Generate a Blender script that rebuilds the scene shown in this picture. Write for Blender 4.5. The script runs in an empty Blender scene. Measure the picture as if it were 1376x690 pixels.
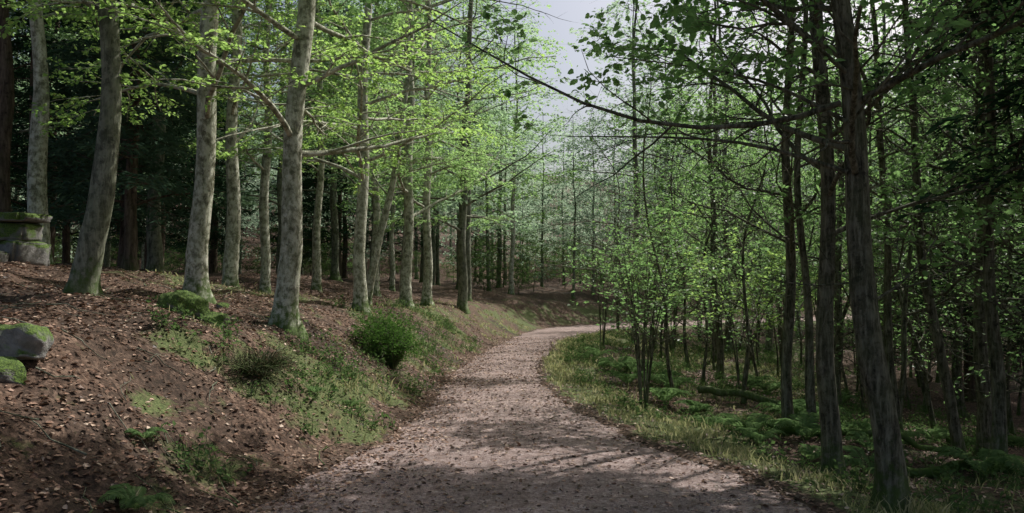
import bpy, math, numpy as np, time
T0=time.time()
scene=bpy.context.scene
scene.view_settings.view_transform='Standard'
scene.view_settings.look='None'
scene.view_settings.exposure=0
rng=np.random.default_rng(11)
SUN_AZ=math.radians(46); SUN_EL=math.radians(50)
S=np.array([math.sin(SUN_AZ)*math.cos(SUN_EL),math.cos(SUN_AZ)*math.cos(SUN_EL),math.sin(SUN_EL)])
# ------------------------------------------------------------ helpers
def vnoise(x,y,seed=0):
    x=np.asarray(x,float);y=np.asarray(y,float)
    xi=np.floor(x).astype(np.int64);yi=np.floor(y).astype(np.int64)
    xf=x-xi;yf=y-yi
    def h(a,b):
        n=(a*374761393+b*668265263+seed*144269504)&0xffffffff
        n=((n^(n>>13))*1274126177)&0xffffffff
        return ((n^(n>>16))&0xffff)/65535.0
    u=xf*xf*(3-2*xf);v=yf*yf*(3-2*yf)
    a=h(xi,yi)*(1-u)+h(xi+1,yi)*u
    b=h(xi,yi+1)*(1-u)+h(xi+1,yi+1)*u
    return (a*(1-v)+b*v)*2-1
def sstep(x,a,b):
    t=np.clip((x-a)/(b-a),0,1);return t*t*(3-2*t)
def norm(v):
    return v/np.maximum(np.linalg.norm(v,axis=-1,keepdims=True),1e-9)
# path edges
_y=[-40,3,5.86,7.05,8.43,9.87,11.9,13.8,16.5,20.3,26.6,32.6,38.4,44,50,60,75,700]
_l=[-2.3,-2.2,-1.89,-1.68,-1.43,-1.31,-1.25,-1.23,-1.16,-.90,-.39,.36,1.67,5,12,27,55,700]
_r=[2.8,2.7,2.21,2.04,1.65,1.25,.85,.62,.55,.74,1.40,3.08,5.8,12,20,36,64,720]
_yy=np.arange(-40,700,.25)
def _sm(v):
    a=np.interp(_yy,_y,v);k=np.hanning(9);k/=k.sum()
    p=np.pad(a,4,mode='edge');return np.convolve(p,k,'valid')
_L=_sm(_l);_R=_sm(_r);_dL=np.gradient(_L,.25);_dR=np.gradient(_R,.25)
def EL(y):return np.interp(y,_yy,_L)
def ER(y):return np.interp(y,_yy,_R)
def us(x,y):
    wob=.14*vnoise(x*0+y/.9,y*0+3,5)+.05*vnoise(x*0+y/.25,y*0+3,15)
    uL=(EL(y)-x+wob)/np.sqrt(1+np.interp(y,_yy,_dL)**2)
    uR=(x-ER(y)+wob)/np.sqrt(1+np.interp(y,_yy,_dR)**2)
    return uL,uR
PLu=[0,.35,1,2,3.6,6,9,15,30,60,400];PLz=[0,.10,.5,1.13,1.5,1.9,2.15,2.35,2.8,5.5,70]
PRu=[0,.7,1.2,2.8,5,10,20,40,80,400];PRz=[0,-.06,-.14,-.3,-.62,-1.15,-1.6,-1.3,2.,40]
def hill(y):return .05*np.maximum(0,y-70)
def ground_z(x,y):
    x=np.asarray(x,float);y=np.asarray(y,float)
    uL,uR=us(x,y)
    left=uL>uR
    z=np.where(left,np.interp(uL,PLu,PLz),np.interp(uR,PRu,PRz))
    u=np.maximum(uL,uR)
    near=sstep(u,0,1.6)
    z=z+near*(.12*vnoise(x/1.4,y/1.4,1)+.22*vnoise(x/4.,y/4.,2)*sstep(u,1,5))+sstep(u,0,.4)*(.045*vnoise(x/.35,y/.35,3)+.02*vnoise(x/.12,y/.12,4))
    z=z+sstep(u,15,60)*1.2*vnoise(x/18,y/18,6)
    z=z+hill(y)
    z=z-.07*sstep(-u,0,.3)
    return z
def gz(x,y):return float(ground_z(np.array([x]),np.array([y]))[0])
def path_z(x,y):
    c=(EL(y)+ER(y))/2;h=(ER(y)-EL(y))/2
    s=np.clip((x-c)/h,-1.2,1.2)
    return .03*(1-s*s)-.012+.012*vnoise(x/.5,y/.5,8)+.02*vnoise(x/2,y/2,9)+.005*vnoise(x/.12,y/.12,7)+hill(y)
# ------------------------------------------------------------ mesh acc
class Acc:
    def __init__(s):s.v=[];s.f=[];s.n=0
    def add(s,v,f,mat=0,smooth=False):
        v=np.asarray(v,float).reshape(-1,3)
        if len(v)==0 or len(f)==0:return
        s.v.append(v);s.f.append((np.asarray(f,np.int64)+s.n,mat,smooth));s.n+=len(v)
    def mesh(s,name,mats):
        me=bpy.data.meshes.new(name)
        V=np.concatenate(s.v)
        me.vertices.add(len(V));me.vertices.foreach_set('co',V.astype(np.float32).ravel())
        li=np.concatenate([f.ravel() for f,_,_ in s.f])
        lt=np.concatenate([np.full(len(f),f.shape[1]) for f,_,_ in s.f])
        mi=np.concatenate([np.full(len(f),m) for f,m,_ in s.f])
        sm=np.concatenate([np.full(len(f),q) for f,_,q in s.f])
        ls=np.concatenate([[0],np.cumsum(lt)[:-1]])
        me.loops.add(len(li));me.loops.foreach_set('vertex_index',li.astype(np.int32))
        me.polygons.add(len(lt));me.polygons.foreach_set('loop_start',ls.astype(np.int32))
        me.polygons.foreach_set('loop_total',lt.astype(np.int32))
        me.polygons.foreach_set('material_index',mi.astype(np.int32))
        me.polygons.foreach_set('use_smooth',sm.astype(bool))
        for m in mats:me.materials.append(m)
        me.update(calc_edges=True)
        return me
def obj(name,me,loc=(0,0,0),rot=(0,0,0),sc=(1,1,1),parent=None):
    o=bpy.data.objects.new(name,me);scene.collection.objects.link(o)
    o.location=loc;o.rotation_euler=rot;o.scale=sc
    if parent:o.parent=parent
    return o
# ------------------------------------------------------------ materials
def newmat(name):
    m=bpy.data.materials.new(name);m.use_nodes=True;nt=m.node_tree;nt.nodes.clear()
    return m,nt
def N(nt,t,**k):
    n=nt.nodes.new(t)
    for a,b in k.items():
        if a.startswith('i_'):n.inputs[a[2:].replace('_',' ')].default_value=b
        else:setattr(n,a,b)
    return n
def ramp(nt,stops,src=None,interp='LINEAR'):
    r=nt.nodes.new('ShaderNodeValToRGB');cr=r.color_ramp;cr.interpolation=interp
    while len(cr.elements)<len(stops):cr.elements.new(.5)
    for e,(p,c) in zip(cr.elements,stops):
        e.position=p;e.color=(c,c,c,1) if not isinstance(c,(tuple,list)) else (*c,1)
    if src is not None:nt.links.new(src,r.inputs[0])
    return r
def mixc(nt,a,b,fac,mode='MIX'):
    m=nt.nodes.new('ShaderNodeMix');m.data_type='RGBA';m.blend_type=mode
    for s,v in ((m.inputs[6],a),(m.inputs[7],b),(m.inputs[0],fac)):
        if isinstance(v,bpy.types.NodeSocket):nt.links.new(v,s)
        elif isinstance(v,(tuple,list)):s.default_value=(*v,1)
        else:s.default_value=v
    return m.outputs[2]
def math_(nt,op,a,b=0.0):
    m=nt.nodes.new('ShaderNodeMath');m.operation=op
    for s,v in ((m.inputs[0],a),(m.inputs[1],b)):
        if isinstance(v,bpy.types.NodeSocket):nt.links.new(v,s)
        else:s.default_value=v
    return m.outputs[0]
def leafmat(name,stops,tcol,tr=.45,rough=.45,spec=.35,simple=False):
    m,nt=newmat(name);L=nt.links
    g=N(nt,'ShaderNodeNewGeometry')
    r=ramp(nt,stops,g.outputs['Random Per Island'])
    c=r.outputs[0]
    if simple:
        p=N(nt,'ShaderNodeBsdfDiffuse');L.new(c,p.inputs['Color'])
    else:
        p=N(nt,'ShaderNodeBsdfPrincipled',i_Roughness=rough)
        p.inputs['Specular IOR Level'].default_value=spec
        L.new(c,p.inputs['Base Color'])
    t=N(nt,'ShaderNodeBsdfTranslucent')
    tc=mixc(nt,c,tcol,.6);L.new(tc,t.inputs[0])
    mx=N(nt,'ShaderNodeMixShader');mx.inputs[0].default_value=tr
    L.new(p.outputs[0],mx.inputs[1]);L.new(t.outputs[0],mx.inputs[2])
    o=N(nt,'ShaderNodeOutputMaterial');L.new(mx.outputs[0],o.inputs[0])
    return m
M_beech=leafmat('beech_leaves',[(0,(.035,.09,.03)),(.45,(.09,.18,.055)),(.9,(.18,.29,.075)),(1,(.29,.28,.08))],(.60,.90,.24),.6)
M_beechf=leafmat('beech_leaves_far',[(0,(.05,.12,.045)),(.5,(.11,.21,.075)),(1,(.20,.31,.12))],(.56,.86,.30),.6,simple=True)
M_oak=leafmat('oak_leaves',[(0,(.03,.08,.03)),(.6,(.075,.16,.055)),(1,(.13,.25,.08))],(.42,.72,.24),.52)
M_farhaze=leafmat('far_leaves_haze_tint',[(0,(.10,.17,.10)),(.6,(.17,.26,.16)),(1,(.26,.36,.23))],(.54,.80,.42),.5,simple=True)  # leaf colour paled to stand in for haze on farther trees
M_haze=leafmat('distant_leaves_haze_tint',[(0,(.22,.30,.23)),(.6,(.30,.38,.30)),(1,(.37,.46,.37))],(.60,.80,.54),.5,simple=True)  # distance haze painted into the leaf colour, palest for the back rows
M_need=leafmat('needles',[(0,(.02,.045,.026)),(1,(.04,.08,.045))],(.04,.1,.04),.15,simple=True)
M_need2=leafmat('needles_light',[(0,(.05,.09,.065)),(1,(.10,.16,.11))],(.1,.2,.1),.2,simple=True)
M_holly=leafmat('shrub_leaves',[(0,(.04,.09,.025)),(1,(.10,.19,.045))],(.16,.34,.06),.3,simple=True)
M_under=leafmat('undergrowth_leaves',[(0,(.05,.09,.035)),(1,(.11,.17,.065))],(.2,.34,.1),.35,simple=True)
M_fern=leafmat('fern_leaves',[(0,(.09,.16,.06)),(1,(.17,.25,.11))],(.3,.48,.18),.45,simple=True)
M_grass=leafmat('grass_blades',[(0,(.13,.16,.065)),(.35,(.25,.27,.12)),(.65,(.41,.38,.21)),(1,(.56,.48,.31))],(.5,.52,.25),.4,simple=True)
M_litter=leafmat('fallen_leaves',[(0,(.035,.019,.013)),(.3,(.095,.05,.034)),(.55,(.21,.115,.076)),(.8,(.37,.225,.16)),(1,(.56,.43,.33))],(.2,.12,.07),.1,.55,.35)
M_heath=leafmat('heather',[(0,(.06,.04,.03)),(.7,(.11,.075,.05)),(1,(.10,.11,.05))],(.12,.08,.04),.15,simple=True)
def barkmat(name,dark,mid,light,moss=.8,mossh=1.2,vs=1.0,lich=.5,sc=14.,bump=.7):
    m,nt=newmat(name);L=nt.links
    tc=N(nt,'ShaderNodeTexCoord');mp=N(nt,'ShaderNodeMapping');mp.inputs['Scale'].default_value=(1,1,.25*vs)
    L.new(tc.outputs['Object'],mp.inputs[0])
    n1=N(nt,'ShaderNodeTexNoise',i_Scale=sc,i_Detail=6.,i_Roughness=.7);L.new(mp.outputs[0],n1.inputs['Vector'])
    n2=N(nt,'ShaderNodeTexNoise',i_Scale=2.6,i_Detail=4.);L.new(tc.outputs['Object'],n2.inputs['Vector'])
    n3=N(nt,'ShaderNodeTexNoise',i_Scale=9.,i_Detail=5.,i_Roughness=.7);L.new(tc.outputs['Object'],n3.inputs['Vector'])
    r=ramp(nt,[(.36,dark),(.5,mid),(.64,light)],n1.outputs[0])
    lm=ramp(nt,[(.5,0.),(.58,1.)],n3.outputs[0])
    c=mixc(nt,r.outputs[0],light,math_(nt,'MULTIPLY',lm.outputs[0],lich))
    dk=ramp(nt,[(.36,1.),(.44,0.)],n3.outputs[0])
    c=mixc(nt,c,dark,math_(nt,'MULTIPLY',dk.outputs[0],.8))
    gm=ramp(nt,[(.45,0.),(.65,1.)],n2.outputs[0])
    c=mixc(nt,c,(.10,.12,.05),math_(nt,'MULTIPLY',gm.outputs[0],.45*moss))
    sx=N(nt,'ShaderNodeSeparateXYZ');L.new(tc.outputs['Object'],sx.inputs[0])
    h=math_(nt,'DIVIDE',sx.outputs[2],mossh)
    h=math_(nt,'ADD',h,math_(nt,'MULTIPLY',math_(nt,'SUBTRACT',n3.outputs[0],.5),2.6))
    mr=ramp(nt,[(.05,1.),(.6,0.)],h)
    c=mixc(nt,c,(.07,.12,.025),math_(nt,'MULTIPLY',mr.outputs[0],moss))
    p=N(nt,'ShaderNodeBsdfPrincipled',i_Roughness=.9);p.inputs['Specular IOR Level'].default_value=.2
    L.new(c,p.inputs['Base Color'])
    b=N(nt,'ShaderNodeBump',i_Strength=bump,i_Distance=.03);L.new(n1.outputs[0],b.inputs['Height']);L.new(b.outputs[0],p.inputs['Normal'])
    o=N(nt,'ShaderNodeOutputMaterial');L.new(p.outputs[0],o.inputs[0]);return m
B_beech=barkmat('beech_bark',(.11,.11,.08),(.34,.34,.26),(.62,.62,.53),.9,.7,2.,.7)
B_dark=barkmat('grey_bark',(.05,.055,.04),(.14,.145,.11),(.28,.29,.22),.8,.7)
B_oak=barkmat('oak_bark',(.02,.02,.013),(.09,.085,.058),(.24,.23,.17),.7,.7,.6,.35,26.,1.)
B_pine=barkmat('pine_bark',(.03,.022,.018),(.09,.065,.05),(.17,.13,.1),.3,.6,.6,.2)
def stonemat(name,moss):
    m,nt=newmat(name);L=nt.links
    g=N(nt,'ShaderNodeNewGeometry')
    n=N(nt,'ShaderNodeTexNoise',i_Scale=9.,i_Detail=7.,i_Roughness=.7);L.new(g.outputs['Position'],n.inputs['Vector'])
    n2=N(nt,'ShaderNodeTexNoise',i_Scale=3.,i_Detail=4.);L.new(g.outputs['Position'],n2.inputs['Vector'])
    n3=N(nt,'ShaderNodeTexNoise',i_Scale=70.,i_Detail=4.);L.new(g.outputs['Position'],n3.inputs['Vector'])
    c=ramp(nt,[(.3,(.10,.10,.09)),(.55,(.22,.21,.2)),(.75,(.38,.37,.35))],n.outputs[0]).outputs[0]
    sx=N(nt,'ShaderNodeSeparateXYZ');L.new(g.outputs['Normal'],sx.inputs[0])
    h=math_(nt,'ADD',math_(nt,'MULTIPLY',sx.outputs[2],.45),math_(nt,'ADD',n2.outputs[0],math_(nt,'MULTIPLY',math_(nt,'SUBTRACT',n.outputs[0],.5),.6)))
    mr=ramp(nt,[(.95-moss*.6,0.),(1.1-moss*.6,1.)],h)
    gc=ramp(nt,[(.35,(.03,.055,.01)),(.65,(.12,.19,.03))],n3.outputs[0]).outputs[0]
    c=mixc(nt,c,gc,mr.outputs[0])
    p=N(nt,'ShaderNodeBsdfPrincipled',i_Roughness=.92);L.new(c,p.inputs['Base Color'])
    hh=math_(nt,'ADD',n.outputs[0],math_(nt,'MULTIPLY',n3.outputs[0],.4))
    b=N(nt,'ShaderNodeBump',i_Strength=.8,i_Distance=.03);L.new(hh,b.inputs['Height']);L.new(b.outputs[0],p.inputs['Normal'])
    o=N(nt,'ShaderNodeOutputMaterial');L.new(p.outputs[0],o.inputs[0]);return m
M_stone=stonemat('stone',.55);M_mossrock=stonemat('mossy_stone',.9)
def groundmat():
    m,nt=newmat('forest_floor');L=nt.links
    g=N(nt,'ShaderNodeNewGeometry');P=g.outputs['Position']
    v1=N(nt,'ShaderNodeTexVoronoi',i_Scale=24.);v2=N(nt,'ShaderNodeTexVoronoi',i_Scale=43.)
    nz=N(nt,'ShaderNodeTexNoise',i_Scale=6.,i_Detail=3.);L.new(P,nz.inputs['Vector'])
    w=N(nt,'ShaderNodeVectorMath',operation='MULTIPLY_ADD');L.new(nz.outputs[1],w.inputs[0]);w.inputs[1].default_value=(.12,.12,.12);L.new(P,w.inputs[2])
    L.new(w.outputs[0],v1.inputs['Vector']);L.new(w.outputs[0],v2.inputs['Vector'])
    s1=N(nt,'ShaderNodeSeparateColor');L.new(v1.outputs['Color'],s1.inputs[0])
    s2=N(nt,'ShaderNodeSeparateColor');L.new(v2.outputs['Color'],s2.inputs[0])
    st=[(0,(.025,.016,.011)),(.4,(.062,.038,.027)),(.75,(.125,.076,.054)),(1,(.26,.175,.13))]
    c=mixc(nt,ramp(nt,st,s1.outputs[0]).outputs[0],ramp(nt,st,s2.outputs[1]).outputs[0],.5)
    ln=N(nt,'ShaderNodeTexNoise',i_Scale=.5,i_Detail=4.);L.new(P,ln.inputs['Vector'])
    c=mixc(nt,c,(.03,.022,.017),ramp(nt,[(.48,0.),(.68,.85)],ln.outputs[0]).outputs[0])
    at=N(nt,'ShaderNodeAttribute',attribute_name='grassy')
    n3=N(nt,'ShaderNodeTexNoise',i_Scale=2.2,i_Detail=6.,i_Roughness=.7);L.new(P,n3.inputs['Vector'])
    n4=N(nt,'ShaderNodeTexNoise',i_Scale=45.,i_Detail=4.);L.new(P,n4.inputs['Vector'])
    gm=math_(nt,'ADD',at.outputs['Fac'],math_(nt,'MULTIPLY',math_(nt,'SUBTRACT',n3.outputs[0],.5),1.9))
    gm=ramp(nt,[(.22,0.),(.48,.85)],gm).outputs[0]
    gc=ramp(nt,[(.3,(.04,.06,.02)),(.55,(.10,.135,.045)),(.75,(.20,.22,.1))],n4.outputs[0]).outputs[0]
    c=mixc(nt,c,gc,gm)
    p=N(nt,'ShaderNodeBsdfPrincipled',i_Roughness=.9);p.inputs['Specular IOR Level'].default_value=.2;L.new(c,p.inputs['Base Color'])
    hh=math_(nt,'ADD',math_(nt,'ADD',s1.outputs[0],s2.outputs[0]),n4.outputs[0])
    b=N(nt,'ShaderNodeBump',i_Strength=.5,i_Distance=.025);L.new(hh,b.inputs['Height']);L.new(b.outputs[0],p.inputs['Normal'])
    o=N(nt,'ShaderNodeOutputMaterial');L.new(p.outputs[0],o.inputs[0]);return m
def pathmat():
    m,nt=newmat('gravel');L=nt.links
    g=N(nt,'ShaderNodeNewGeometry');P=g.outputs['Position']
    v=N(nt,'ShaderNodeTexVoronoi',i_Scale=75.);L.new(P,v.inputs['Vector'])
    v2=N(nt,'ShaderNodeTexVoronoi',i_Scale=30.);L.new(P,v2.inputs['Vector'])
    s=N(nt,'ShaderNodeSeparateColor');L.new(v.outputs['Color'],s.inputs[0])
    s2=N(nt,'ShaderNodeSeparateColor');L.new(v2.outputs['Color'],s2.inputs[0])
    c=ramp(nt,[(0,(.15,.10,.092)),(.5,(.30,.222,.205)),(.9,(.44,.35,.33)),(1,(.6,.52,.49))],s.outputs[0]).outputs[0]
    c2=ramp(nt,[(0,(.19,.13,.118)),(.7,(.35,.262,.245)),(1,(.51,.42,.40))],s2.outputs[0]).outputs[0]
    c=mixc(nt,c,c2,.45)
    n=N(nt,'ShaderNodeTexNoise',i_Scale=1.3,i_Detail=6.,i_Roughness=.65);L.new(P,n.inputs['Vector'])
    c=mixc(nt,c,ramp(nt,[(.3,.6),(.7,1.2)],n.outputs[0]).outputs[0],1.,'MULTIPLY')
    n5=N(nt,'ShaderNodeTexNoise',i_Scale=7.,i_Detail=5.,i_Roughness=.7);L.new(P,n5.inputs['Vector'])
    c=mixc(nt,c,(.12,.074,.057),ramp(nt,[(.48,0.),(.68,.7)],n5.outputs[0]).outputs[0])
    p=N(nt,'ShaderNodeBsdfPrincipled',i_Roughness=.9);p.inputs['Specular IOR Level'].default_value=.25;L.new(c,p.inputs['Base Color'])
    hh=math_(nt,'ADD',math_(nt,'MULTIPLY',v.outputs['Distance'],-1.),math_(nt,'MULTIPLY',n5.outputs[0],1.))
    b=N(nt,'ShaderNodeBump',i_Strength=.6,i_Distance=.015);L.new(hh,b.inputs['Height']);L.new(b.outputs[0],p.inputs['Normal'])
    o=N(nt,'ShaderNodeOutputMaterial');L.new(p.outputs[0],o.inputs[0]);return m
M_ground=groundmat();M_path=pathmat()
# ------------------------------------------------------------ ground
CL=[(-2.2,8.9,.8,.7),(-2.5,6.6,.3,.4),(-2.4,24,1.4,3.5),(-2.5,5.6,.2,.25),(-2.0,11,.6,1.3),(-3.6,9.4,.4,.3),(-2.2,17,.8,2),(-6,17,2,3),(-3.1,7.0,.2,.3),(-4.6,11,.4,.3),(-3.4,8.2,.3,.25),(-2.9,10.4,.4,.3)]
def gmask(x,y):
    uL,uR=us(x,y)
    pn=.75+.45*vnoise(x/.55,y/.55,23)
    g=sstep(uR,-.1,.3)*(1-sstep(uR,.9,1.7))*pn+sstep(uR,1.,1.8)*(1-sstep(uR,6,12))*(.28+.4*vnoise(x/1.7,y/1.7,21))
    for cx,cy,a,b in CL:
        g=g+.8*pn*np.exp(-((x-cx)/a)**2-((y-cy)/b)**2)*(uL>0)
    g=g+(uL>.1)*(uL<1.6)*(y>8)*.25*(vnoise(x/.8,y/.8,22)+.4)
    g=g+(y>28)*(uL>0)*(uL<3)*.2
    return np.clip(g,0,1)
def grid_sheet():
    n=520;k=6.;A=420.
    s=np.linspace(-1,1,n+1);w=A*np.sinh(k*s)/np.sinh(k)
    X,Y=np.meshgrid(w,w+10.)
    x=X.ravel();y=Y.ravel();z=ground_z(x,y)
    V=np.stack([x,y,z],1)
    i=np.arange(n)[:,None]*(n+1)+np.arange(n)[None,:]
    i=i.ravel();F=np.stack([i,i+1,i+n+2,i+n+1],1)
    a=Acc();a.add(V,F,0,True);me=a.mesh('ground',[M_ground])
    at=me.attributes.new('grassy','FLOAT','POINT');at.data.foreach_set('value',gmask(x,y).astype(np.float32))
    obj('ground',me)
grid_sheet()
def path_sheet():
    ys=np.concatenate([np.arange(-12,30,.08),np.arange(30,74,.25)]);m=60
    s=np.linspace(-1.12,1.12,m)
    c=(EL(ys)+ER(ys))/2;h=(ER(ys)-EL(ys))/2
    X=c[:,None]+h[:,None]*s[None];Y=np.repeat(ys[:,None],m,1)
    Z=path_z(X,Y)
    V=np.stack([X,Y,Z],-1).reshape(-1,3)
    i=(np.arange(len(ys)-1)[:,None]*m+np.arange(m-1)[None]).ravel()
    a=Acc();a.add(V,np.stack([i,i+1,i+m+1,i+m],1),0,True);obj('gravel_path',a.mesh('gravel_path',[M_path]))
path_sheet()
# ------------------------------------------------------------ plant parts
def tubes(pts,rad,sides):
    B,P,_=pts.shape
    t=norm(np.gradient(pts,axis=1))
    mt=norm(t.mean(1));ref=np.where(np.abs(mt[:,2:3])>.8,np.array([[1.,0,0]]),np.array([[0,0,1.]]))[:,None,:]
    a=norm(np.cross(t,np.broadcast_to(ref,t.shape)));b=np.cross(t,a)
    th=np.arange(sides)*2*np.pi/sides
    V=pts[:,:,None,:]+rad[:,:,None,None]*(a[:,:,None,:]*np.cos(th)[None,None,:,None]+b[:,:,None,:]*np.sin(th)[None,None,:,None])
    bi=np.arange(B)[:,None,None]*P*sides;pi=np.arange(P-1)[None,:,None]*sides;si=np.arange(sides)[None,None,:];sn=(si+1)%sides
    F=np.stack([bi+pi+si,bi+pi+sn,bi+pi+sides+sn,bi+pi+sides+si],-1).reshape(-1,4)
    return V.reshape(-1,3),F
def grow(par,prad,n,t0,t1,L,ang,flat,grav,P,wob,rs,r,taper=.6,rmax=9):
    B,Pp,_=par.shape
    t=t0+(t1-t0)*((np.arange(n)[None]+r.random((B,n)))/n)
    f=t*(Pp-1);i=np.minimum(f.astype(int),Pp-2);fr=(f-i)[...,None]
    b=np.arange(B)[:,None]
    base=par[b,i]*(1-fr)+par[b,i+1]*fr
    tan=norm(par[b,i+1]-par[b,i]);rr=prad[b,i]*(1-fr[...,0])+prad[b,i+1]*fr[...,0]
    side=np.cross(tan,np.array([0,0,1.]));side=np.where(np.linalg.norm(side,axis=-1,keepdims=True)<.15,np.array([1.,0,0]),side);side=norm(side)
    up=np.cross(side,tan)
    if flat is None:
        ph=(np.arange(n)[None]*2.4+r.random((B,1))*6.28+r.normal(0,.4,(B,n)))
    else:
        ph=r.normal(0,flat,(B,n))+np.pi*(np.arange(n)[None]%2)
    lat=side*np.cos(ph)[...,None]+up*np.sin(ph)[...,None]
    an=ang+r.normal(0,.15,(B,n))
    d=norm(tan*np.cos(an)[...,None]+lat*np.sin(an)[...,None])
    ln=L*(1-taper*(t-t0)/(t1-t0+1e-6))*r.uniform(.6,1.2,(B,n))
    K=B*n;d=d.reshape(K,3);ln=ln.reshape(K);pts=np.zeros((K,P,3));pts[:,0]=base.reshape(K,3)
    st=(ln/(P-1))[:,None]
    for q in range(1,P):
        pts[:,q]=pts[:,q-1]+d*st
        d=norm(d+r.normal(0,wob,(K,3))+np.array([0,0,grav]))
    r0=np.minimum(np.minimum(rr.reshape(K)*rs,rmax),ln*.014+.002)
    rad=r0[:,None]*np.linspace(1,.15,P)[None]**.9
    return pts,rad
def leaves(tw,m,size,r,wr=.6,nj=.5,six=False,spread=.6,t0=0.1,droop=0.):
    B,P,_=tw.shape
    t=r.uniform(t0,1,(B,m));f=t*(P-1);i=np.minimum(f.astype(int),P-2);fr=(f-i)[...,None];b=np.arange(B)[:,None]
    base=tw[b,i]*(1-fr)+tw[b,i+1]*fr;tan=norm(tw[b,i+1]-tw[b,i])
    base=base.reshape(-1,3);tan=tan.reshape(-1,3);K=len(base)
    sz=size*r.uniform(.6,1.25,K)
    side=norm(np.cross(tan,np.array([0,0,1.]))+1e-6)*np.where(r.random(K)<.5,-1,1)[:,None]
    base=base+side*(sz*spread*r.random(K))[:,None]+r.normal(0,.25,(K,3))*sz[:,None]
    d=norm(tan*r.uniform(.2,1,(K,1))+side+r.normal(0,.35,(K,3))+np.array([0,0,-droop]))
    nr=np.array([0,0,1.])+r.normal(0,nj,(K,3))
    return base,d,nr,sz
def leafgeo(base,d,nr,sz,wr=.6,six=False):
    w=norm(np.cross(d,nr));n=np.cross(w,d)
    s=sz[:,None]
    if six:
        V=np.stack([base,base+d*s*.3+w*s*wr*.42+n*s*.06,base+d*s*.68+w*s*wr*.42+n*s*.04,base+d*s-n*s*.12,base+d*s*.68-w*s*wr*.42+n*s*.04,base+d*s*.3-w*s*wr*.42+n*s*.06],1)
        k=6
    else:
        V=np.stack([base,base+d*s*.5+w*s*wr*.5+n*s*.08,base+d*s-n*s*.08,base+d*s*.5-w*s*wr*.5+n*s*.08],1);k=4
    return V.reshape(-1,3),np.arange(len(base)*k).reshape(-1,k)
# canopy openings: (x,y,rx,ry) ground patches lit by removing leaves and limbs along sun rays
GAPS=[(1.2,7.75,2.1,.5),(2.3,6.9,1.0,.4),(.9,12.4,1.8,2.),(.2,18,1.8,3.),(0.6,26,2.6,4.),(-2.7,24,1.8,3.),(2.0,10.6,1.4,1.4),
      (-3.6,9.4,1.3,.4),(-2.7,11.9,.9,.5),(-6.3,14,2.4,1.2),(-4.2,16.5,1.2,1.5),(3.5,36,5,5),(6.5,15,1.6,2.),(5,22,3,4),(-4.4,7.3,1.,.3),(-1.5,31,2,4),(-2.6,8.0,.7,.35),(-2.2,14,.8,1.),(3.6,9.6,.9,.5),
      (-5.2,8.4,1.6,.28),(-3.9,6.2,.9,.2),(-6.4,11.4,1.6,.5)]
# larger openings: upper leaves removed so sun reaches the lower foliage
HGAPS=[(-5.,10.5,3.5,3.2),(-5,20,4.5,5),(0,22,4,6),(5,30,7,8),(2.2,12.5,2.4,4)]
def gap(x,y,z,L):
    qx=x-S[0]*z/S[2];qy=y-S[1]*z/S[2];o=np.zeros(len(x),bool)
    for cx,cy,a,b in L:o|=(((qx-cx)/a)**2+((qy-cy)/b)**2<1)
    return o
def keep(P,r):
    x,y,z=P.T
    k=(x*x+y*y+(z-1.6)**2)>3.6**2
    inp=(x>EL(y)-.6)&(x<ER(y)+.5)
    k&=~(inp&(z<3.2)&(y<36))
    c=(EL(y)+ER(y))/2
    k&=~((np.abs(x-c-.7-.03*y)<1.8)&(z>6.)&(y>10)&(r.random(len(x))<.92))
    g=ground_z(x,y)
    k&=~(gap(x,y,z,GAPS)&(z>3.)&(r.random(len(x))<.985))
    k&=~(gap(x,y,z,HGAPS)&(z>7.)&(r.random(len(x))<.85))
    k&=z>g+.1
    return k
def spline(ctrl,n):
    c=np.array(ctrl,float);t=np.linspace(0,1,len(c));tt=np.linspace(0,1,n)
    p=np.stack([np.interp(tt,t,c[:,i]) for i in range(3)],1)
    for _ in range(2):
        q=p.copy();q[1:-1]=(p[:-2]+2*p[1:-1]+p[2:])/4;p=q
    return p
def trunk(acc,pts,r0,r,sides=16,mat=0,tip=.12,flare=.55):
    n=len(pts);h=pts[:,2]-pts[0,2];H=h[-1]
    rad=r0*(1-(1-tip)*(h/H)**.85)
    V,F=tubes(pts[None],rad[None],sides)
    V=V.reshape(n,sides,3);c=pts[:,None,:]
    th=np.arange(sides)*2*np.pi/sides;ph=r.random()*6
    fl=flare*np.exp(-np.maximum(h-.2,0)/.16)[:,None]*(1+.6*np.cos(4*th+ph)+.3*np.cos(7*th+ph*2))[None]
    bump=.05*np.sin(2*th[None]+h[:,None]*1.3+ph)+.03*r.normal(0,1,(n,sides))
    V=c+(V-c)*(1+fl+bump)[...,None]
    acc.add(V.reshape(-1,3),F,mat,True)
    return rad
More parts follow.
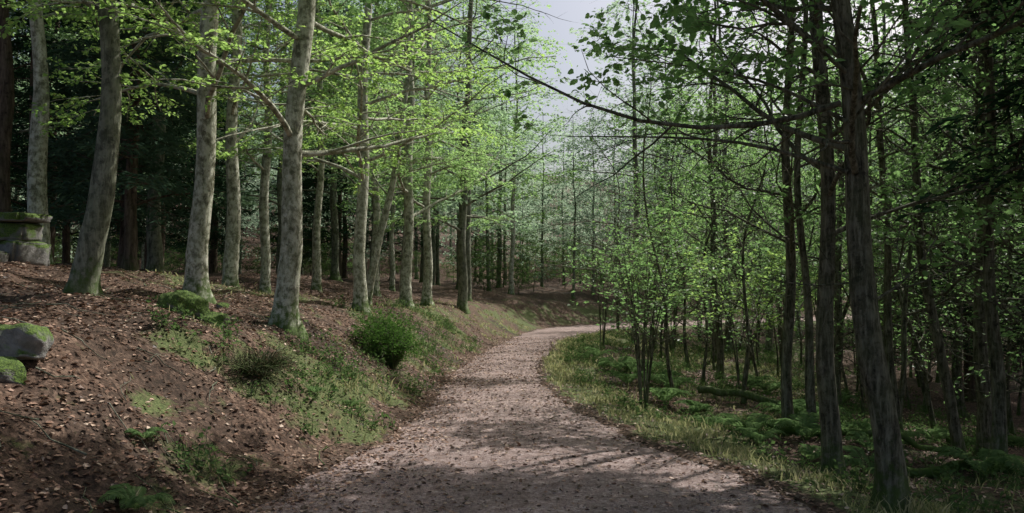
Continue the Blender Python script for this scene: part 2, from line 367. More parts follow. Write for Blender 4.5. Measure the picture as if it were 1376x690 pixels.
def make_tree(seed,ctrl,r0,H,base=None,cull=True,n1=26,zmin=3.,L1=4.2,n2=8,n3=5,L2=1.5,L3=.55,nl=20,ls=.075,grav=-.01,ang=1.15,
              wob=.12,flat=.3,nj=.45,six=False,bark=None,leaf=None,tip=.12,extra=None,leafstart=0.,wr=.62,lg=-.04,taper=.55,sides=16,rs1=.35,hi=8.,hik=.5,name='tree',l3t=True,l2t=True,wig=.035):
    r=np.random.default_rng(seed)
    acc=Acc()
    c=[list(p) for p in ctrl]
    if c[-1][2]<H:
        a=np.array(c[-1]);bd=a-np.array(c[-2]);bd=bd/bd[2]
        for f in (.35,.7,1.):
            hz=a[2]+(H-a[2])*f;c.append([a[0]+bd[0]*(hz-a[2])*.3+r.normal(0,.15),a[1]+bd[1]*(hz-a[2])*.3+r.normal(0,.15),hz])
    cz=np.array(c);zz=np.concatenate([np.linspace(-.25,1.,10),np.linspace(1.2,H,30)])
    pts=np.stack([np.interp(zz,cz[:,2],cz[:,0]),np.interp(zz,cz[:,2],cz[:,1]),zz],1)
    for _ in range(3):
        q=pts.copy();q[1:-1]=(pts[:-2]+2*pts[1:-1]+pts[2:])/4;pts[:,:2]=q[:,:2]
    pts[:,0]+=wig*np.sin(zz*1.7+seed)*np.minimum(zz.clip(0),1);pts[:,1]+=wig*np.cos(zz*1.3+seed)*np.minimum(zz.clip(0),1)
    trad=trunk(acc,pts,r0,r,sides,0,tip)
    zu=np.linspace(0,H,40);pu=np.stack([np.interp(zu,pts[:,2],pts[:,0]),np.interp(zu,pts[:,2],pts[:,1]),zu],1)
    ru=r0*(1-(1-tip)*(zu/H)**.85)
    off=np.zeros(3) if base is None else np.array(base)
    l1,r1=grow(pu[None],ru[None],n1,zmin/H,.98,L1,ang,None,grav,9,wob,rs1,r,taper)
    if cull:
        q=l1[:,5]+off;k=~(gap(*q.T,GAPS[:14])&(q[:,2]>6.5)&(r.random(len(q))<.8));l1=l1[k];r1=r1[k]
    if extra is not None:
        e=[spline(x,9) for x in extra[0]]
        l1=np.concatenate([l1,np.array(e)]);r1=np.concatenate([r1,np.array([x*np.linspace(1,.2,9) for x in extra[1]])])
    V,F=tubes(l1,r1,7 if l3t else 5);acc.add(V,F,0,True)
    l2,r2=grow(l1,r1,n2,.15,.98,L2,.85,flat,lg,6,wob,.6,r,.5)
    if cull:
        q=l2[:,3]+off;k=~(gap(*q.T,GAPS)&(q[:,2]>6.));l2=l2[k];r2=r2[k]
    if l2t:V,F=tubes(l2,r2,4 if l3t else 3);acc.add(V,F,0,True)
    l3,r3=grow(l2,r2,n3,.1,1,L3,.8,flat,lg,4,wob,.7,r,.3)
    if cull:
        k=keep(l3[:,-1]+off,r)&((l3[:,0,2]<hi)|(r.random(len(l3))<hik));l3=l3[k];r3=r3[k]
    if l3t:
        q=l3[:,0,2]<hi;V,F=tubes(l3[q],r3[q],3);acc.add(V,F,0,True)
    src=l3
    if leafstart>0:
        d=np.hypot(l3[:,0,0],l3[:,0,1]);src=l3[(r.random(len(d))<(d/leafstart).clip(.05,1))|(l3[:,0,2]>H*.55)]
    b,d,nr,sz=leaves(src,nl,ls,r,nj=nj,droop=.1)
    if cull:
        k=keep(b+off,r)&((b[:,2]<hi)|(np.arange(len(b))%2==0))
        sz=np.where(b[:,2]>hi,sz*2.2,sz)
        b,d,nr,sz=b[k],d[k],nr[k],sz[k]
    V,F=leafgeo(b,d,nr,sz,wr,six);acc.add(V,F,1,False)
    return acc.mesh(name,[bark,leaf])
NEAR=[]
def plant(name,x,y,ctrl,r0,H,seed,**k):
    z=gz(x,y);NEAR.append((x,y))
    me=make_tree(seed,ctrl,r0,H,base=(x,y,z),name=name,**k)
    return obj(name,me,(x,y,z))
BE=dict(bark=B_beech,leaf=M_beech)
BF=dict(bark=B_beech,leaf=M_beechf)
OA=dict(bark=B_oak,leaf=M_oak,n1=24,zmin=2.2,L1=3.0,n2=8,n3=4,L2=1.1,L3=.5,nl=11,ls=.08,wob=.2,flat=.7,nj=.7,grav=.05,lg=.0,leafstart=2.2,six=True,hik=.8,wig=.05)
# left bank
plant('scots_pine_tree',-11.4,18,[(0,0,0),(-.2,0,8)],.2,19,1,bark=B_pine,leaf=M_need,n1=24,zmin=8,L1=2.5,n2=6,n3=4,nl=14,ls=.1,wr=.25,hi=30)
plant('beech_tree',-8.8,15,[(0,0,0),(-.1,0,2.5),(-.25,0,6)],.18,16,2,n1=26,zmin=4.5,L1=3.2,**BE)
plant('beech_tree',-5.1,9.5,[(0,0,0),(.13,0,.5),(.28,0,1.2),(.3,0,2.2),(.2,0,3.6),(.3,0,6)],.15,15,3,n1=26,zmin=3.4,L1=3.6,bark=B_dark,leaf=M_beech,six=True)
plant('beech_tree',-4.9,12.5,[(0,0,0),(.05,0,2),(.2,0,5)],.175,17,4,n1=34,zmin=2.6,L1=4.0,ang=1.3,six=True,**BE)
plant('beech_tree',-5.95,17,[(0,0,0),(.02,0,6)],.16,17,5,n1=30,zmin=3,L1=3.2,**BE)
plant('beech_tree',-3.25,11.5,[(0,0,0),(.06,0,1.5),(.2,0,4),(.28,0,6)],.17,17,6,n1=38,zmin=2.3,L1=4.4,ang=1.35,six=True,**BE)
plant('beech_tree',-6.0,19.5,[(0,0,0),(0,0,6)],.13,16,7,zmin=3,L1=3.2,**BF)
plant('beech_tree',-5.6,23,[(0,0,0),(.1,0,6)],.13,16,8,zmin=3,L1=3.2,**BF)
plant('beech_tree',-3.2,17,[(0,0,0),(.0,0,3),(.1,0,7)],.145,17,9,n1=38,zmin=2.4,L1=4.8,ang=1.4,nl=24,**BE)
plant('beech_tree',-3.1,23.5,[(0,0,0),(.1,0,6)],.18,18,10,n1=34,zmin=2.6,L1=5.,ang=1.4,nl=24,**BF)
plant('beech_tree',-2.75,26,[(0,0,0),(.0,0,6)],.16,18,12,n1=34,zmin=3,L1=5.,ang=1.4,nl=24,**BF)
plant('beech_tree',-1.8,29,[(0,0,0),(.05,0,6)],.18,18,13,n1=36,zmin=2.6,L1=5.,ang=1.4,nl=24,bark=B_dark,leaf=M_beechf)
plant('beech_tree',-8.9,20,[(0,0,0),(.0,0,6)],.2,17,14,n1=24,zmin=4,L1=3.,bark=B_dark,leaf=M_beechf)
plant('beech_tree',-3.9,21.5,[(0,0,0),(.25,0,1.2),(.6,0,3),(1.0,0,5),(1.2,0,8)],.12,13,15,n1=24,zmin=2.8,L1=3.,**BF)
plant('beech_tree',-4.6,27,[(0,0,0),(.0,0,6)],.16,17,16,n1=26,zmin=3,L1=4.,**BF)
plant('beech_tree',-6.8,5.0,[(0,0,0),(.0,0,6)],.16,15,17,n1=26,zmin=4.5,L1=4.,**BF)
# right side oaks
lim=[[(-.35,0,3.15),(-.75,.05,2.98),(-1.2,.1,2.95),(-1.95,.2,2.98),(-2.5,.3,3.25),(-3.1,.45,3.65),(-3.7,.6,4.05)],
     [(-.3,0,2.6),(-.9,.5,2.95),(-1.6,1.1,3.1),(-2.4,1.6,3.2)],
     [(-.3,0,3.4),(-.9,-.2,3.8),(-1.6,-.3,4.0)],[(-.15,0,1.75),(-.5,.2,1.7),(-.95,.3,1.78)],[(-.1,0,1.6),(.3,.3,1.75),(.55,.3,2.1),(.75,.5,2.3)],
     [(-.3,0,3.0),(-.7,.6,3.5),(-1.3,1.2,3.8),(-2.0,1.9,4.1)]]
plant('oak_tree',2.95,6.3,[(0,0,0),(-.08,0,.8),(-.17,0,1.7),(-.24,0,2.8),(-.36,0,4),(-.5,0,6)],.112,13,21,extra=(lim,[.026,.02,.02,.01,.012,.018]),**{**OA,'n1':28,'zmin':2.2,'nl':14,'leafstart':1.7})
plant('oak_tree',3.08,7.8,[(0,0,0),(-.02,0,2),(-.04,0,4),(-.1,0,6)],.095,13,22,**{**OA,'n1':30,'nl':15,'leafstart':1.7})
plant('oak_tree',3.75,11,[(0,0,0),(.03,0,2),(.05,0,4)],.085,12,23,**{**OA,'n1':28,'nl':14,'leafstart':1.8})
plant('oak_tree',3.95,10.6,[(0,0,0),(-.08,0,1.5),(-.15,0,3),(-.1,0,5)],.065,11,24,**OA)
plant('oak_tree',6.1,11,[(0,0,0),(-.25,0,1.2),(-.45,0,2.4),(-.6,0,5)],.08,12,25,**OA)
plant('oak_tree',5.7,9.5,[(0,0,0),(-.05,0,2),(0,0,4)],.08,12,26,**OA)
plant('oak_tree',6.8,11.7,[(0,0,0),(.02,0,2),(.1,0,5)],.11,14,27,**{**OA,'n1':28})
plant('oak_tree',5.8,12.2,[(0,0,0),(-.1,0,2),(-.15,0,5)],.075,12,28,**OA)
plant('oak_tree',8.6,14.5,[(0,0,0),(-.1,0,5)],.12,15,29,**{**OA,'n1':28,'nl':14})
plant('oak_tree',9.5,10.5,[(0,0,0),(-.1,0,5)],.13,15,30,**{**OA,'n1':30,'nl':16,'L1':3.8})
plant('oak_tree',7.2,18,[(0,0,0),(.2,0,5)],.1,14,31,**{**OA,'n1':30,'nl':14})
plant('oak_tree',4.9,19,[(0,0,0),(-.2,0,5)],.09,12,32,**{**OA,'n1':30,'nl':16})
plant('oak_tree',6.3,25,[(0,0,0),(.0,0,5)],.13,14,33,**{**OA,'n1':32,'nl':18,'L1':3.6})
plant('oak_tree',4.6,4.6,[(0,0,0),(.1,0,5)],.12,13,34,**{**OA,'n1':28,'nl':16,'zmin':4.5,'L1':3.8})
plant('oak_tree',5.2,1.5,[(0,0,0),(.1,0,5)],.12,13,40,**{**OA,'n1':28,'nl':16,'zmin':4.5,'L1':4.})
plant('oak_tree',10.5,19,[(0,0,0),(.0,0,5)],.12,14,35,**{**OA,'n1':30,'nl':14})
BR=dict(n1=38,zmin=2.0,L1=4.4,ang=1.4,grav=-.03,lg=-.08,nl=22,ls=.085,bark=B_dark,leaf=M_beechf)
plant('beech_tree',4.6,30,[(0,0,0),(.1,0,6)],.15,16,36,**BR)
plant('beech_tree',7.8,29,[(0,0,0),(-.1,0,6)],.15,16,37,**BR)
plant('beech_tree',10.5,33,[(0,0,0),(.1,0,6)],.15,16,38,**BR)
plant('beech_tree',12,26,[(0,0,0),(.1,0,6)],.15,16,39,**BR)
print('near trees',time.time()-T0)
# understorey saplings (leaves low)
def sapling(name,x,y,H,nst,seed,leaf=M_oak,nl=20,ls=.075,spr=.3,r0=.02,L1=1.1):
    r=np.random.default_rng(seed);acc=Acc();z=gz(x,y)
    st=[]
    for i in range(nst):
        a=r.random()*6.28;s=spr*r.uniform(.3,1)
        st.append(spline([(.04*math.cos(a),.04*math.sin(a),-.05),(s*math.cos(a)*.4,s*math.sin(a)*.4,H*.35),(s*math.cos(a)*1.2,s*math.sin(a)*1.2,H*.7),(s*math.cos(a)*2.2,s*math.sin(a)*2.2,H*r.uniform(.8,1.05))],10))
    st=np.array(st);ra=np.repeat((r0*np.linspace(1,.2,10))[None],nst,0)
    V,F=tubes(st,ra,6);acc.add(V,F,0,True)
    l2,r2=grow(st,ra,9,.3,1,L1,.95,None,-.02,6,.15,.6,r,.5);V,F=tubes(l2,r2,4);acc.add(V,F,0,True)
    l3,r3=grow(l2,r2,5,.15,1,.4,.8,.3,-.03,4,.1,.7,r,.3);k=keep(l3[:,-1]+np.array([x,y,z]),r)|(l3[:,-1,2]<3);l3=l3[k];r3=r3[k];V,F=tubes(l3,r3,3);acc.add(V,F,0,True)
    b,d,nr,sz=leaves(l3,nl,ls,r,nj=.5);k=keep(b+np.array([x,y,z]),r)|((b[:,2]+z<3)&(b[:,0]+x>ER(b[:,1]+y)-.1))
    V,F=leafgeo(b[k],d[k],nr[k],sz[k]);acc.add(V,F,1)
    return obj(name,acc.mesh(name,[B_oak,leaf]),(x,y,z))
sapling('hazel_shrub',2.0,12.3,2.8,7,41,nl=3,spr=.35,leaf=M_oak,r0=.016)
for i,(x,y,h,n) in enumerate([(2.7,17,3.4,4),(3.6,21,4.5,5),(2.9,26,5,5),(5.6,28,5.5,6),(4.6,35,6.5,7),(7.9,34,6,8),(8,24,5,6),(7.4,39,6.5,9),(10,30,6,8),(4.4,15.5,2.8,4),(11,24,5,6),(9,20,4,5)]):
    sapling('hazel_shrub',x,y,h,n,50+i,leaf=M_beech if i%2 else M_oak,nl=8,ls=.09,spr=.5,r0=.02,L1=1.6)
def bush(name,x,y,H,seed,leaf,ls=.06,n=40,spread=.5,bark=B_oak,nl=16):
    r=np.random.default_rng(seed);acc=Acc();z=gz(x,y)
    a=r.random(n)*6.28;s=np.sqrt(r.random(n))*spread
    st=np.stack([spline([(0,0,-.05),(math.cos(q)*w*.5,math.sin(q)*w*.5,H*.5),(math.cos(q)*w,math.sin(q)*w,H*(1-.4*(w/spread)**2)*r.uniform(.6,1.15))],7) for q,w in zip(a,s)])
    ra=np.repeat((.01*np.linspace(1,.3,7))[None],n,0);V,F=tubes(st,ra,4);acc.add(V,F,0,True)
    l2,r2=grow(st,ra,9,.15,1,.3,.9,None,0,4,.2,.6,r,.3);V,F=tubes(l2,r2,3);acc.add(V,F,0,True)
    b,d,nr,sz=leaves(l2,nl,ls,r,nj=.7);b[:,2]=np.maximum(b[:,2],.02)
    V,F=leafgeo(b,d,nr,sz);acc.add(V,F,1)
    return obj(name,acc.mesh(name,[bark,leaf]),(x,y,z))
bush('bilberry_bush',-2.0,13.6,.8,71,M_holly,.05,36,.48,nl=11)
bush('bilberry_bush',-2.35,14.4,.7,72,M_holly,.05,30,.5,nl=11)
bush('heather_plant',-2.75,8.6,.2,73,M_heath,.018,60,.5,nl=4)
# young thin trees
YO=[make_tree(200+i,[(0,0,0),(.15*(i-1),.1,2),(.3*(i-1.5),.1,4)],.028+.007*i,7.+i*.6,cull=False,n1=24,zmin=.8,L1=1.9,n2=6,n3=3,L2=.8,L3=.4,nl=i,ls=.08,wob=.24,flat=.9,nj=.7,grav=.07,lg=.02,bark=B_oak,leaf=M_oak,sides=8,rs1=.5,name='young_oak',wig=.08) for i in range(1,4)]
r=np.random.default_rng(99);c=0
while c<60:
    y=r.uniform(8,30);x=ER(y)+r.uniform(2.2,13)
    if x>.68*y+1 or any((a-x)**2+(b-y)**2<.4 for a,b in NEAR):continue
    NEAR.append((x,y));s=r.uniform(.7,1.15)
    obj('young_oak_tree',YO[c%3].copy(),(x,y,gz(x,y)),(r.normal(0,.09),r.normal(0,.09),r.random()*6.28),(s,s,s));c+=1
# ------------------------------------------------------------ conifers
def conifer_mesh(seed,H,r0,L1,n1=90,zmin=1.5,leaf=M_need,name='spruce'):
    return make_tree(seed,[(0,0,0),(.05,0,H*.5)],r0,H,cull=False,n1=n1,zmin=zmin,L1=L1,n2=9,n3=4,L2=.7,L3=.35,nl=5,ls=.2,grav=-.05,ang=1.5,wob=.05,flat=.2,nj=.5,bark=B_pine,leaf=leaf,wr=.28,lg=-.05,taper=.85,sides=10,rs1=.3,tip=.05,name=name,l3t=False)
CON=conifer_mesh(81,15,.17,2.4);CON2=conifer_mesh(82,18,.2,2.2,n1=80,zmin=5.5)
CON3=conifer_mesh(83,14,.17,2.6,n1=110,zmin=3.4);CONL=conifer_mesh(84,12,.15,1.9,n1=90,zmin=1.2,leaf=M_need2)
def put(name,me,x,y,rot=0,s=1,parent=None):
    return obj(name,me.copy(),(x,y,gz(x,y)),(0,0,rot),(s,s,s),parent)
for x,y,q,s in [(-13.2,22,2,1.),(-10.6,24,.3,1.1),(-15,26,1.3,1.1),(13.5,15.5,.5,1.1),(15.5,20,1.5,1.),(12.2,21.5,.8,1.),(16,25,2.8,1.1),(11.4,13.2,2.1,.8)]:
    put('spruce_tree',CON,x,y,q,s);NEAR.append((x,y))
put('spruce_tree',CON3,6.4,7.6,1.,1.);NEAR.append((6.4,7.6))
put('spruce_tree',CONL,-7.9,16.6,1.,1.);NEAR.append((-7.9,16.6))
put('spruce_tree',CONL,-9.9,20.5,2.,1.1);NEAR.append((-9.9,20.5))
# ------------------------------------------------------------ distant forest
def FBm(i,leaf,zm,bark,name,nl=10,ls=.18):
    return make_tree(100+i,[(0,0,0),(.2*(i%3-1),.1,9)],.16+.02*(i%3),17+i%3,cull=False,n1=30,zmin=zm,L1=4.2,n2=7,n3=3,L2=1.6,L3=.8,nl=nl,ls=ls,ang=1.3,grav=-.02,lg=-.07,taper=.35,bark=bark,leaf=leaf,sides=9,name=name,l3t=False,l2t=False)
FB=[FBm(0,M_beechf,3.2,B_beech,'far_beech'),FBm(1,M_farhaze,3.4,B_dark,'far_beech'),FBm(2,M_farhaze,3.8,B_dark,'far_beech')]
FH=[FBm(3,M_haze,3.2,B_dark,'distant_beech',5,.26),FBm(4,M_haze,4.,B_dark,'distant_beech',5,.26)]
par=obj('distant_forest',None)
pts=list(NEAR);r=np.random.default_rng(5);cnt=0
def try_put(x,y,md):
    uL,uR=us(np.array([x]),np.array([y]))
    if max(uL[0],uR[0])<1.3:return False
    for a,b in pts:
        if (a-x)**2+(b-y)**2<md*md:return False
    pts.append((x,y));return True
for _ in range(8000):
    y=18+r.random()**.9*88;x=r.uniform(-1,1)*(.70*y+3)
    if y<30 and -9<x<15:continue
    if y<45 and 0<x<5:continue
    tall=1.
    if y>44 and abs(x-.075*y)<.075*y:tall=.62   # trees scaled lower in this wedge to open the sky gap
    md=2.5 if y<55 else 3.6
    if x>0 and y<40:md=3.6
    if not try_put(x,y,md):continue
    q=r.random()
    pc=.4 if x<-9 else (.6 if x>12 else .03)
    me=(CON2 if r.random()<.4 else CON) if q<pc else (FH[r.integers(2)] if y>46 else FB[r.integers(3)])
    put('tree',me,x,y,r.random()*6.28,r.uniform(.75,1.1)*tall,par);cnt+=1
    if cnt>290:break
print('forest',cnt,time.time()-T0)
SH=make_tree(300,[(0,0,0),(.1,0,1.5)],.03,3.4,cull=False,n1=16,zmin=.3,L1=1.8,n2=5,n3=3,L2=.8,L3=.4,nl=5,ls=.15,bark=B_oak,leaf=M_under,sides=5,name='far_shrub',l3t=False,l2t=False)
par2=obj('distant_undergrowth',None)
for _ in range(200):
    y=r.uniform(44,110);x=r.uniform(-1,1)*.7*y
    uL,uR=us(np.array([x]),np.array([y]))
    if max(uL[0],uR[0])<2 :continue
    s=r.uniform(.5,1.1);put('shrub',SH,x,y,r.random()*6,s,par2)
# ------------------------------------------------------------ grass
def grass():
    r=np.random.default_rng(3);n=520000
    y=4+r.random(n)**1.5*32;x=r.uniform(-7,9,n);k=np.abs(x)<.7*y+1;x=x[k];y=y[k]
    uL,uR=us(x,y);u=np.maximum(uL,uR)
    g=gmask(x,y);cl=.5+.5*vnoise(x/.25,y/.25,31)
    k=(r.random(len(x))<g**1.8*cl*.75*np.where(uL>0,.7,1))&(u>.0);x=x[k];y=y[k];uR=uR[k];n=len(x)
    z=ground_z(x,y)-.01
    h=(.035+.095*r.random(n))*(1+.6*vnoise(x/.6,y/.6,32))*np.where(uR>0,1.,.9)
    a=r.random(n)*6.28;w=(.003+.0006*y)*r.uniform(.7,1.3,n);ln=h*r.uniform(.2,1.1,n)
    A=r.random(n)*6.28
    wx=np.stack([np.cos(a)*w,np.sin(a)*w,np.zeros(n)],1);le=np.stack([np.cos(A)*ln,np.sin(A)*ln,np.zeros(n)],1)
    b=np.stack([x,y,z],1);hh=np.stack([0*x,0*x,h],1)
    V=np.stack([b-wx,b+wx,b+wx*.8+le*.35+hh*.6,b-wx*.8+le*.35+hh*.6,b+le+hh],1).reshape(-1,3)
    i=np.arange(n)*5
    acc=Acc();acc.add(V,np.stack([i,i+1,i+2,i+3],1),0);acc.f.append((np.stack([i+3,i+2,i+4],1),0,False))
    obj('grass',acc.mesh('grass',[M_grass]));print('grass',n)
grass()
def flat_leaves(name,x,y,z,size,mat,seed,tilt=.35,wr=.6,six=True):
    r=np.random.default_rng(seed);n=len(x)
    a=r.random(n)*6.28;d=norm(np.stack([np.cos(a),np.sin(a),r.normal(0,tilt*.5,n)],1))
    nr=np.stack([r.normal(0,tilt,n),r.normal(0,tilt,n),np.ones(n)],1)
    s=size*r.uniform(.45,1.2,n)
    V,F=leafgeo(np.stack([x,y,z],1),d,nr,s,wr,six);acc=Acc();acc.add(V,F,0);return obj(name,acc.mesh(name,[mat]))
r=np.random.default_rng(8);n=300000
y=3.5+r.random(n)**1.6*26;x=r.uniform(-9,9,n);k=np.abs(x)<.7*y+1;x=x[k];y=y[k];uL,uR=us(x,y);u=np.maximum(uL,uR)
pr=np.where(u>0,np.where(uL>0,.95,.6)*(1-.7*gmask(x,y))*(.65+.35*vnoise(x/.9,y/.9,43)),.5*np.exp(u/.25)+.06+.18*sstep(vnoise(x/.7,y/.7,41),.3,.9)+.3*np.exp(-np.maximum(-uL,0)/.8))
k=r.random(len(x))<pr;x=x[k];y=y[k];u=u[k]
z=np.where(u>.02,ground_z(x,y),np.maximum(path_z(x,y),ground_z(x,y)))+.008
flat_leaves('fallen_leaves',x,y,z,.056,M_litter,9,tilt=.4);print('litter',len(x))
r=np.random.default_rng(14)
def undergrowth():
    acc=Acc();c=[]
    for _ in range(1700):
        y=6+r.random()*30;x=ER(y)+.6+r.random()**1.2*9
        if r.random()<.5+.5*float(vnoise(x/1.3,y/1.3,51)):c.append((x,y))
    for _ in range(260):
        y=5+r.random()*19;x=EL(y)-.2-r.random()*2.4
        if float(gmask(np.array([x]),np.array([y]))[0])>.2:c.append((x,y))
    c=np.array(c);st=[]
    m=7
    X=np.repeat(c[:,0],m)+r.normal(0,.12,len(c)*m);Y=np.repeat(c[:,1],m)+r.normal(0,.12,len(c)*m)
    Z=ground_z(X,Y);K=len(X);a=r.random(K)*6.28;h=r.uniform(.06,.26,K);o=r.uniform(.02,.16,K)
    p0=np.stack([X,Y,Z],1);p1=p0+np.stack([np.cos(a)*o*.4,np.sin(a)*o*.4,h*.6],1);p2=p0+np.stack([np.cos(a)*o,np.sin(a)*o,h],1)
    P=np.stack([p0,p1,p2],1);V,F=tubes(P,np.repeat(np.array([[.004,.003,.001]]),K,0),3);acc.add(V,F,0)
    b,d,nr,sz=leaves(P,9,.05,r,nj=.5);V,F=leafgeo(b,d,nr,sz,.65);acc.add(V,F,1)
    obj('undergrowth',acc.mesh('undergrowth',[B_oak,M_under]))
undergrowth()
# ------------------------------------------------------------ ferns
def fern_mesh(seed):
    r=np.random.default_rng(seed);acc=Acc();n=8;P=16
    a=np.arange(n)*6.28/n+r.normal(0,.25,n);L=r.uniform(.45,.8,n);t=np.linspace(0,1,P)
    out=L[:,None]*(t**1.1)[None]*.85;up=L[:,None]*(1.25*t-.95*t**2.3)[None]
    pts=np.stack([out*np.cos(a)[:,None],out*np.sin(a)[:,None],up],-1)
    V,F=tubes(pts,np.repeat((.005*np.linspace(1,.2,P))[None],n,0),3);acc.add(V,F,0)
    tt=np.linspace(.12,.98,26);fi=tt*(P-1);i=np.minimum(fi.astype(int),P-2);fr=(fi-i)[None,:,None]
    b=pts[:,i]*(1-fr)+pts[:,i+1]*fr;tn=norm(pts[:,i+1]-pts[:,i])
    side=norm(np.cross(tn,np.array([0,0,1.])))
    ln=(.15*np.sin(np.pi*(tt*.9+.08))**.8)[None,:]*(L/.6)[:,None]
    for sg in (-1,1):
        d=norm(side*sg+tn*.45+np.array([0,0,-.15])+r.normal(0,.06,side.shape)).reshape(-1,3)
        V,F=leafgeo(b.reshape(-1,3),d,np.cross(tn,side).reshape(-1,3)*-1+r.normal(0,.1,(len(d),3)),ln.reshape(-1),.2,True);acc.add(V,F,0)
    return acc.mesh('fern',[M_fern])
FM=[fern_mesh(1),fern_mesh(2),fern_mesh(3)]
r=np.random.default_rng(77)
fl=[(2.9,9.6),(3.3,9.0),(3.0,10.4),(3.6,9.9),(2.7,11.2),(4.1,9.3),(3.3,11.6),(4.5,10.2),(2.9,12.8),(5.0,8.6),(2.7,14.2),(3.1,15.6),(2.3,16.2),(4.3,12.6),(2.4,18),(2.9,19.5),(5.2,11.8),(1.9,20.5),(2.3,22),(-2.9,6.4),(3.7,8.4),(4.9,13.8),(2.5,13.2),(-2.2,9.0),(-1.95,9.9),(-2.5,5.4)]
for _ in range(12):
    y=r.uniform(8.5,20);fl.append((ER(y)+r.uniform(1.6,7),y))
for i,(x,y) in enumerate(fl):
    s=r.uniform(.5,1.0)*(.5 if x<0 else 1);obj('fern',FM[i%3].copy(),(x,y,gz(x,y)-.02),(r.normal(0,.1),r.normal(0,.1),r.random()*6),(s,s,s))
# ------------------------------------------------------------ rocks
def rock(name,x,y,sc,seed,mat,rz=0,dz=0,box=False,parent=None,absz=None):
    r=np.random.default_rng(seed)
    import bmesh
    bm=bmesh.new()
    if box:
        bmesh.ops.create_cube(bm,size=2.);bmesh.ops.bevel(bm,geom=bm.edges[:],offset=.16,segments=2,affect='EDGES')
        bmesh.ops.subdivide_edges(bm,edges=bm.edges[:],cuts=4,use_grid_fill=True)
    else:bmesh.ops.create_icosphere(bm,subdivisions=5,radius=1)
    me=bpy.data.meshes.new(name);bm.to_mesh(me);bm.free()
    V=np.zeros(len(me.vertices)*3);me.vertices.foreach_get('co',V);V=V.reshape(-1,3)
    if not box:
        for _ in range(11):
            nrm=norm(r.normal(0,1,3));o=r.uniform(.5,.8);dd=V@nrm-o
            V=V-np.maximum(dd,0)[:,None]*nrm*.95
    a=.12 if not box else .09
    nz=a*vnoise(V[:,0]*2.2+V[:,2]*1.7+seed,V[:,1]*2.2-V[:,2]*1.3,seed)+a*.4*vnoise(V[:,0]*6+V[:,2]*5,V[:,1]*6-V[:,2]*4,seed+1)+a*.2*vnoise(V[:,0]*18+V[:,2]*13,V[:,1]*18-V[:,2]*11,seed+2)
    V=V*(1+nz)[:,None]*np.array(sc)
    me.vertices.foreach_set('co',V.ravel());me.polygons.foreach_set('use_smooth',[True]*len(me.polygons));me.materials.append(mat);me.update()
    return obj(name,me,(x,y,(gz(x,y)+dz) if absz is None else absz),(r.normal(0,.06),r.normal(0,.08),rz),parent=parent)
rock('boulder',-4.05,6.5,(.33,.32,.24),1,M_stone,.4,-.03)
rock('mossy_boulder',-3.92,6.15,(.28,.24,.18),2,M_mossrock,.4,-.03)
rock('mossy_boulder',-4.0,9.9,(.32,.3,.25),3,M_mossrock,.2,.08)
rock('mossy_boulder',-3.6,9.75,(.24,.22,.17),4,M_mossrock,1,.05)
w=obj('stone_wall',None,(0,0,0))
gw=gz(-7.7,12.4)
for i,(x,y,z,sc,m) in enumerate([(-7.55,12.3,.22,(.30,.3,.2),M_stone),(-8.2,12.3,.2,(.3,.3,.22),M_stone),(-8.75,12.4,.2,(.28,.3,.2),M_stone),(-7.6,12.3,.54,(.26,.28,.14),M_mossrock),(-8.15,12.35,.56,(.26,.28,.15),M_stone),(-7.85,12.35,.76,(.58,.34,.07),M_mossrock),(-8.8,12.4,.55,(.3,.28,.16),M_mossrock),(-9.4,12.5,.25,(.33,.3,.24),M_mossrock),(-7.75,11.7,.08,(.28,.24,.16),M_stone),(-8.3,11.6,.1,(.25,.26,.17),M_mossrock)]):
    rock('stone_block_%d'%i,x,y,sc,20+i,m,r.normal(0,.16),0,True,w,gw-.05+z)
for i in range(26):
    if r.random()<.6:y=6+r.random()*16;x=EL(y)-.3-r.random()*4
    else:y=6+r.random()*14;x=ER(y)+.4+r.random()*4
    s=r.uniform(.04,.13);rock('stone',x,y,(s,s*.8,s*.6),200+i,M_stone if i%2 else M_mossrock,r.random()*6,0)
n=9000;yy=4+r.random(n)**1.5*16;xx=EL(yy)+.05+(ER(yy)-EL(yy)-.1)*r.random(n);zz=path_z(xx,yy)
k0=np.array([[1,0,0],[-1,0,0],[0,1,0],[0,-1,0],[0,0,1],[0,0,-1]],float)
f0=np.array([[0,2,4],[2,1,4],[1,3,4],[3,0,4],[2,0,5],[1,2,5],[3,1,5],[0,3,5]])
ss=r.uniform(.003,.011,n)[:,None,None]*r.uniform(.6,1.3,(n,1,3))
V=k0[None]*ss+np.stack([xx,yy,zz],1)[:,None,:]+r.normal(0,.1,(n,6,3))*ss
a=Acc();a.add(V.reshape(-1,3),(np.arange(n)[:,None,None]*6+f0[None]).reshape(-1,3),0,True);obj('gravel',a.mesh('gravel',[M_path]))
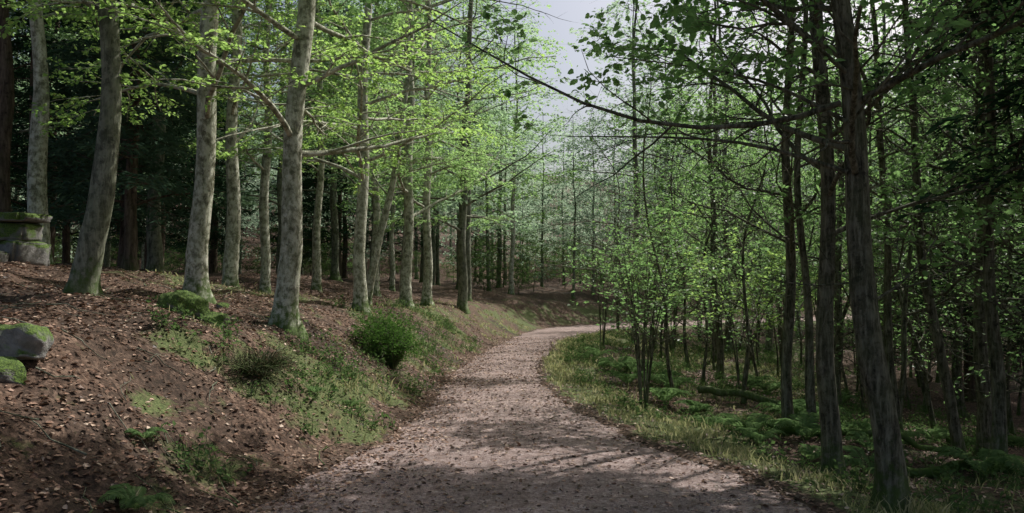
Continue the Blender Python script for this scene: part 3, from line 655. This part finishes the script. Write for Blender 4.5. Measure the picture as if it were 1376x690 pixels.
# ------------------------------------------------------------ logs and sticks
def log(name,pts,r0,mat,seed):
    p=np.array(pts,float);p=spline(p,14);p[:,2]=ground_z(p[:,0],p[:,1])+r0*.7+p[:,2]
    r=np.random.default_rng(seed);p+=r.normal(0,.012,p.shape)
    a=Acc();o=p[0].copy();V,F=tubes((p-o)[None],(r0*np.linspace(1,.6,14)*(1+r.normal(0,.05,14)))[None],10);a.add(V,F,0,True)
    a.add(V[:10],np.arange(10)[None][:, ::-1],0);a.add(V[-10:],np.arange(10)[None],0)
    return obj(name,a.mesh(name,[mat]),o)
B_moss=barkmat('mossy_log_bark',(.03,.03,.015),(.06,.07,.03),(.1,.12,.05),1.,3.)
log('fallen_log',[(4.2,8.7,0),(5.2,8.9,.02),(6.6,8.4,0)],.06,B_moss,1)
log('fallen_log',[(3.2,10.2,.05),(4.4,9.6,.08),(5.6,9.9,0)],.05,B_moss,2)
log('fallen_log',[(3.2,14.,.15),(4.4,13.2,.1),(5.6,12.8,0)],.07,B_oak,3)
log('fallen_log',[(7,13.,.0),(8.4,13.2,.1),(10,13.8,0)],.08,B_moss,4)
acc=Acc();n=360;y=5+r.random(n)*14;sd=r.random(n)<.65;x=np.where(sd,EL(y)-.2-r.random(n)*4.5,ER(y)+.5+r.random(n)*5)
L=r.uniform(.12,.6,n);a=r.random(n)*6.28
P=[]
for q in range(5):
    f=q/4-.5;px=x+np.cos(a)*L*f+r.normal(0,.025,n);py=y+np.sin(a)*L*f+r.normal(0,.025,n);P.append(np.stack([px,py,ground_z(px,py)+.015+r.random(n)*.03],1))
P=np.stack(P,1);V,F=tubes(P,np.repeat(r.uniform(.003,.009,n)[:,None],5,1)*np.linspace(1,.4,5)[None],5);acc.add(V,F,0,True)
obj('fallen_sticks',acc.mesh('fallen_sticks',[B_dark]))
# ------------------------------------------------------------ light, sky, camera
wd=bpy.data.worlds.new('World');scene.world=wd;wd.use_nodes=True;nt=wd.node_tree;nt.nodes.clear()
sk=nt.nodes.new('ShaderNodeTexSky');sk.sky_type='NISHITA';sk.sun_disc=False;sk.sun_elevation=SUN_EL;sk.sun_rotation=SUN_AZ;sk.air_density=1.;sk.dust_density=6.
bg=nt.nodes.new('ShaderNodeBackground');bg.inputs[1].default_value=.125;ow=nt.nodes.new('ShaderNodeOutputWorld')
nt.links.new(sk.outputs[0],bg.inputs[0]);nt.links.new(bg.outputs[0],ow.inputs[0])
sl=bpy.data.lights.new('sun','SUN');sl.energy=5.;sl.angle=math.radians(.5);sl.color=(1,.97,.9)
so=bpy.data.objects.new('sun',sl);scene.collection.objects.link(so)
from mathutils import Vector
so.rotation_euler=Vector(tuple(S)).to_track_quat('Z','Y').to_euler()
cd=bpy.data.cameras.new('camera');cd.lens=28.26;cd.sensor_width=36;cd.clip_end=3000
co=bpy.data.objects.new('camera',cd);scene.collection.objects.link(co);co.location=(0,0,1.6);co.rotation_euler=(math.radians(90+2.65),0,0)
scene.camera=co
print('done',time.time()-T0)
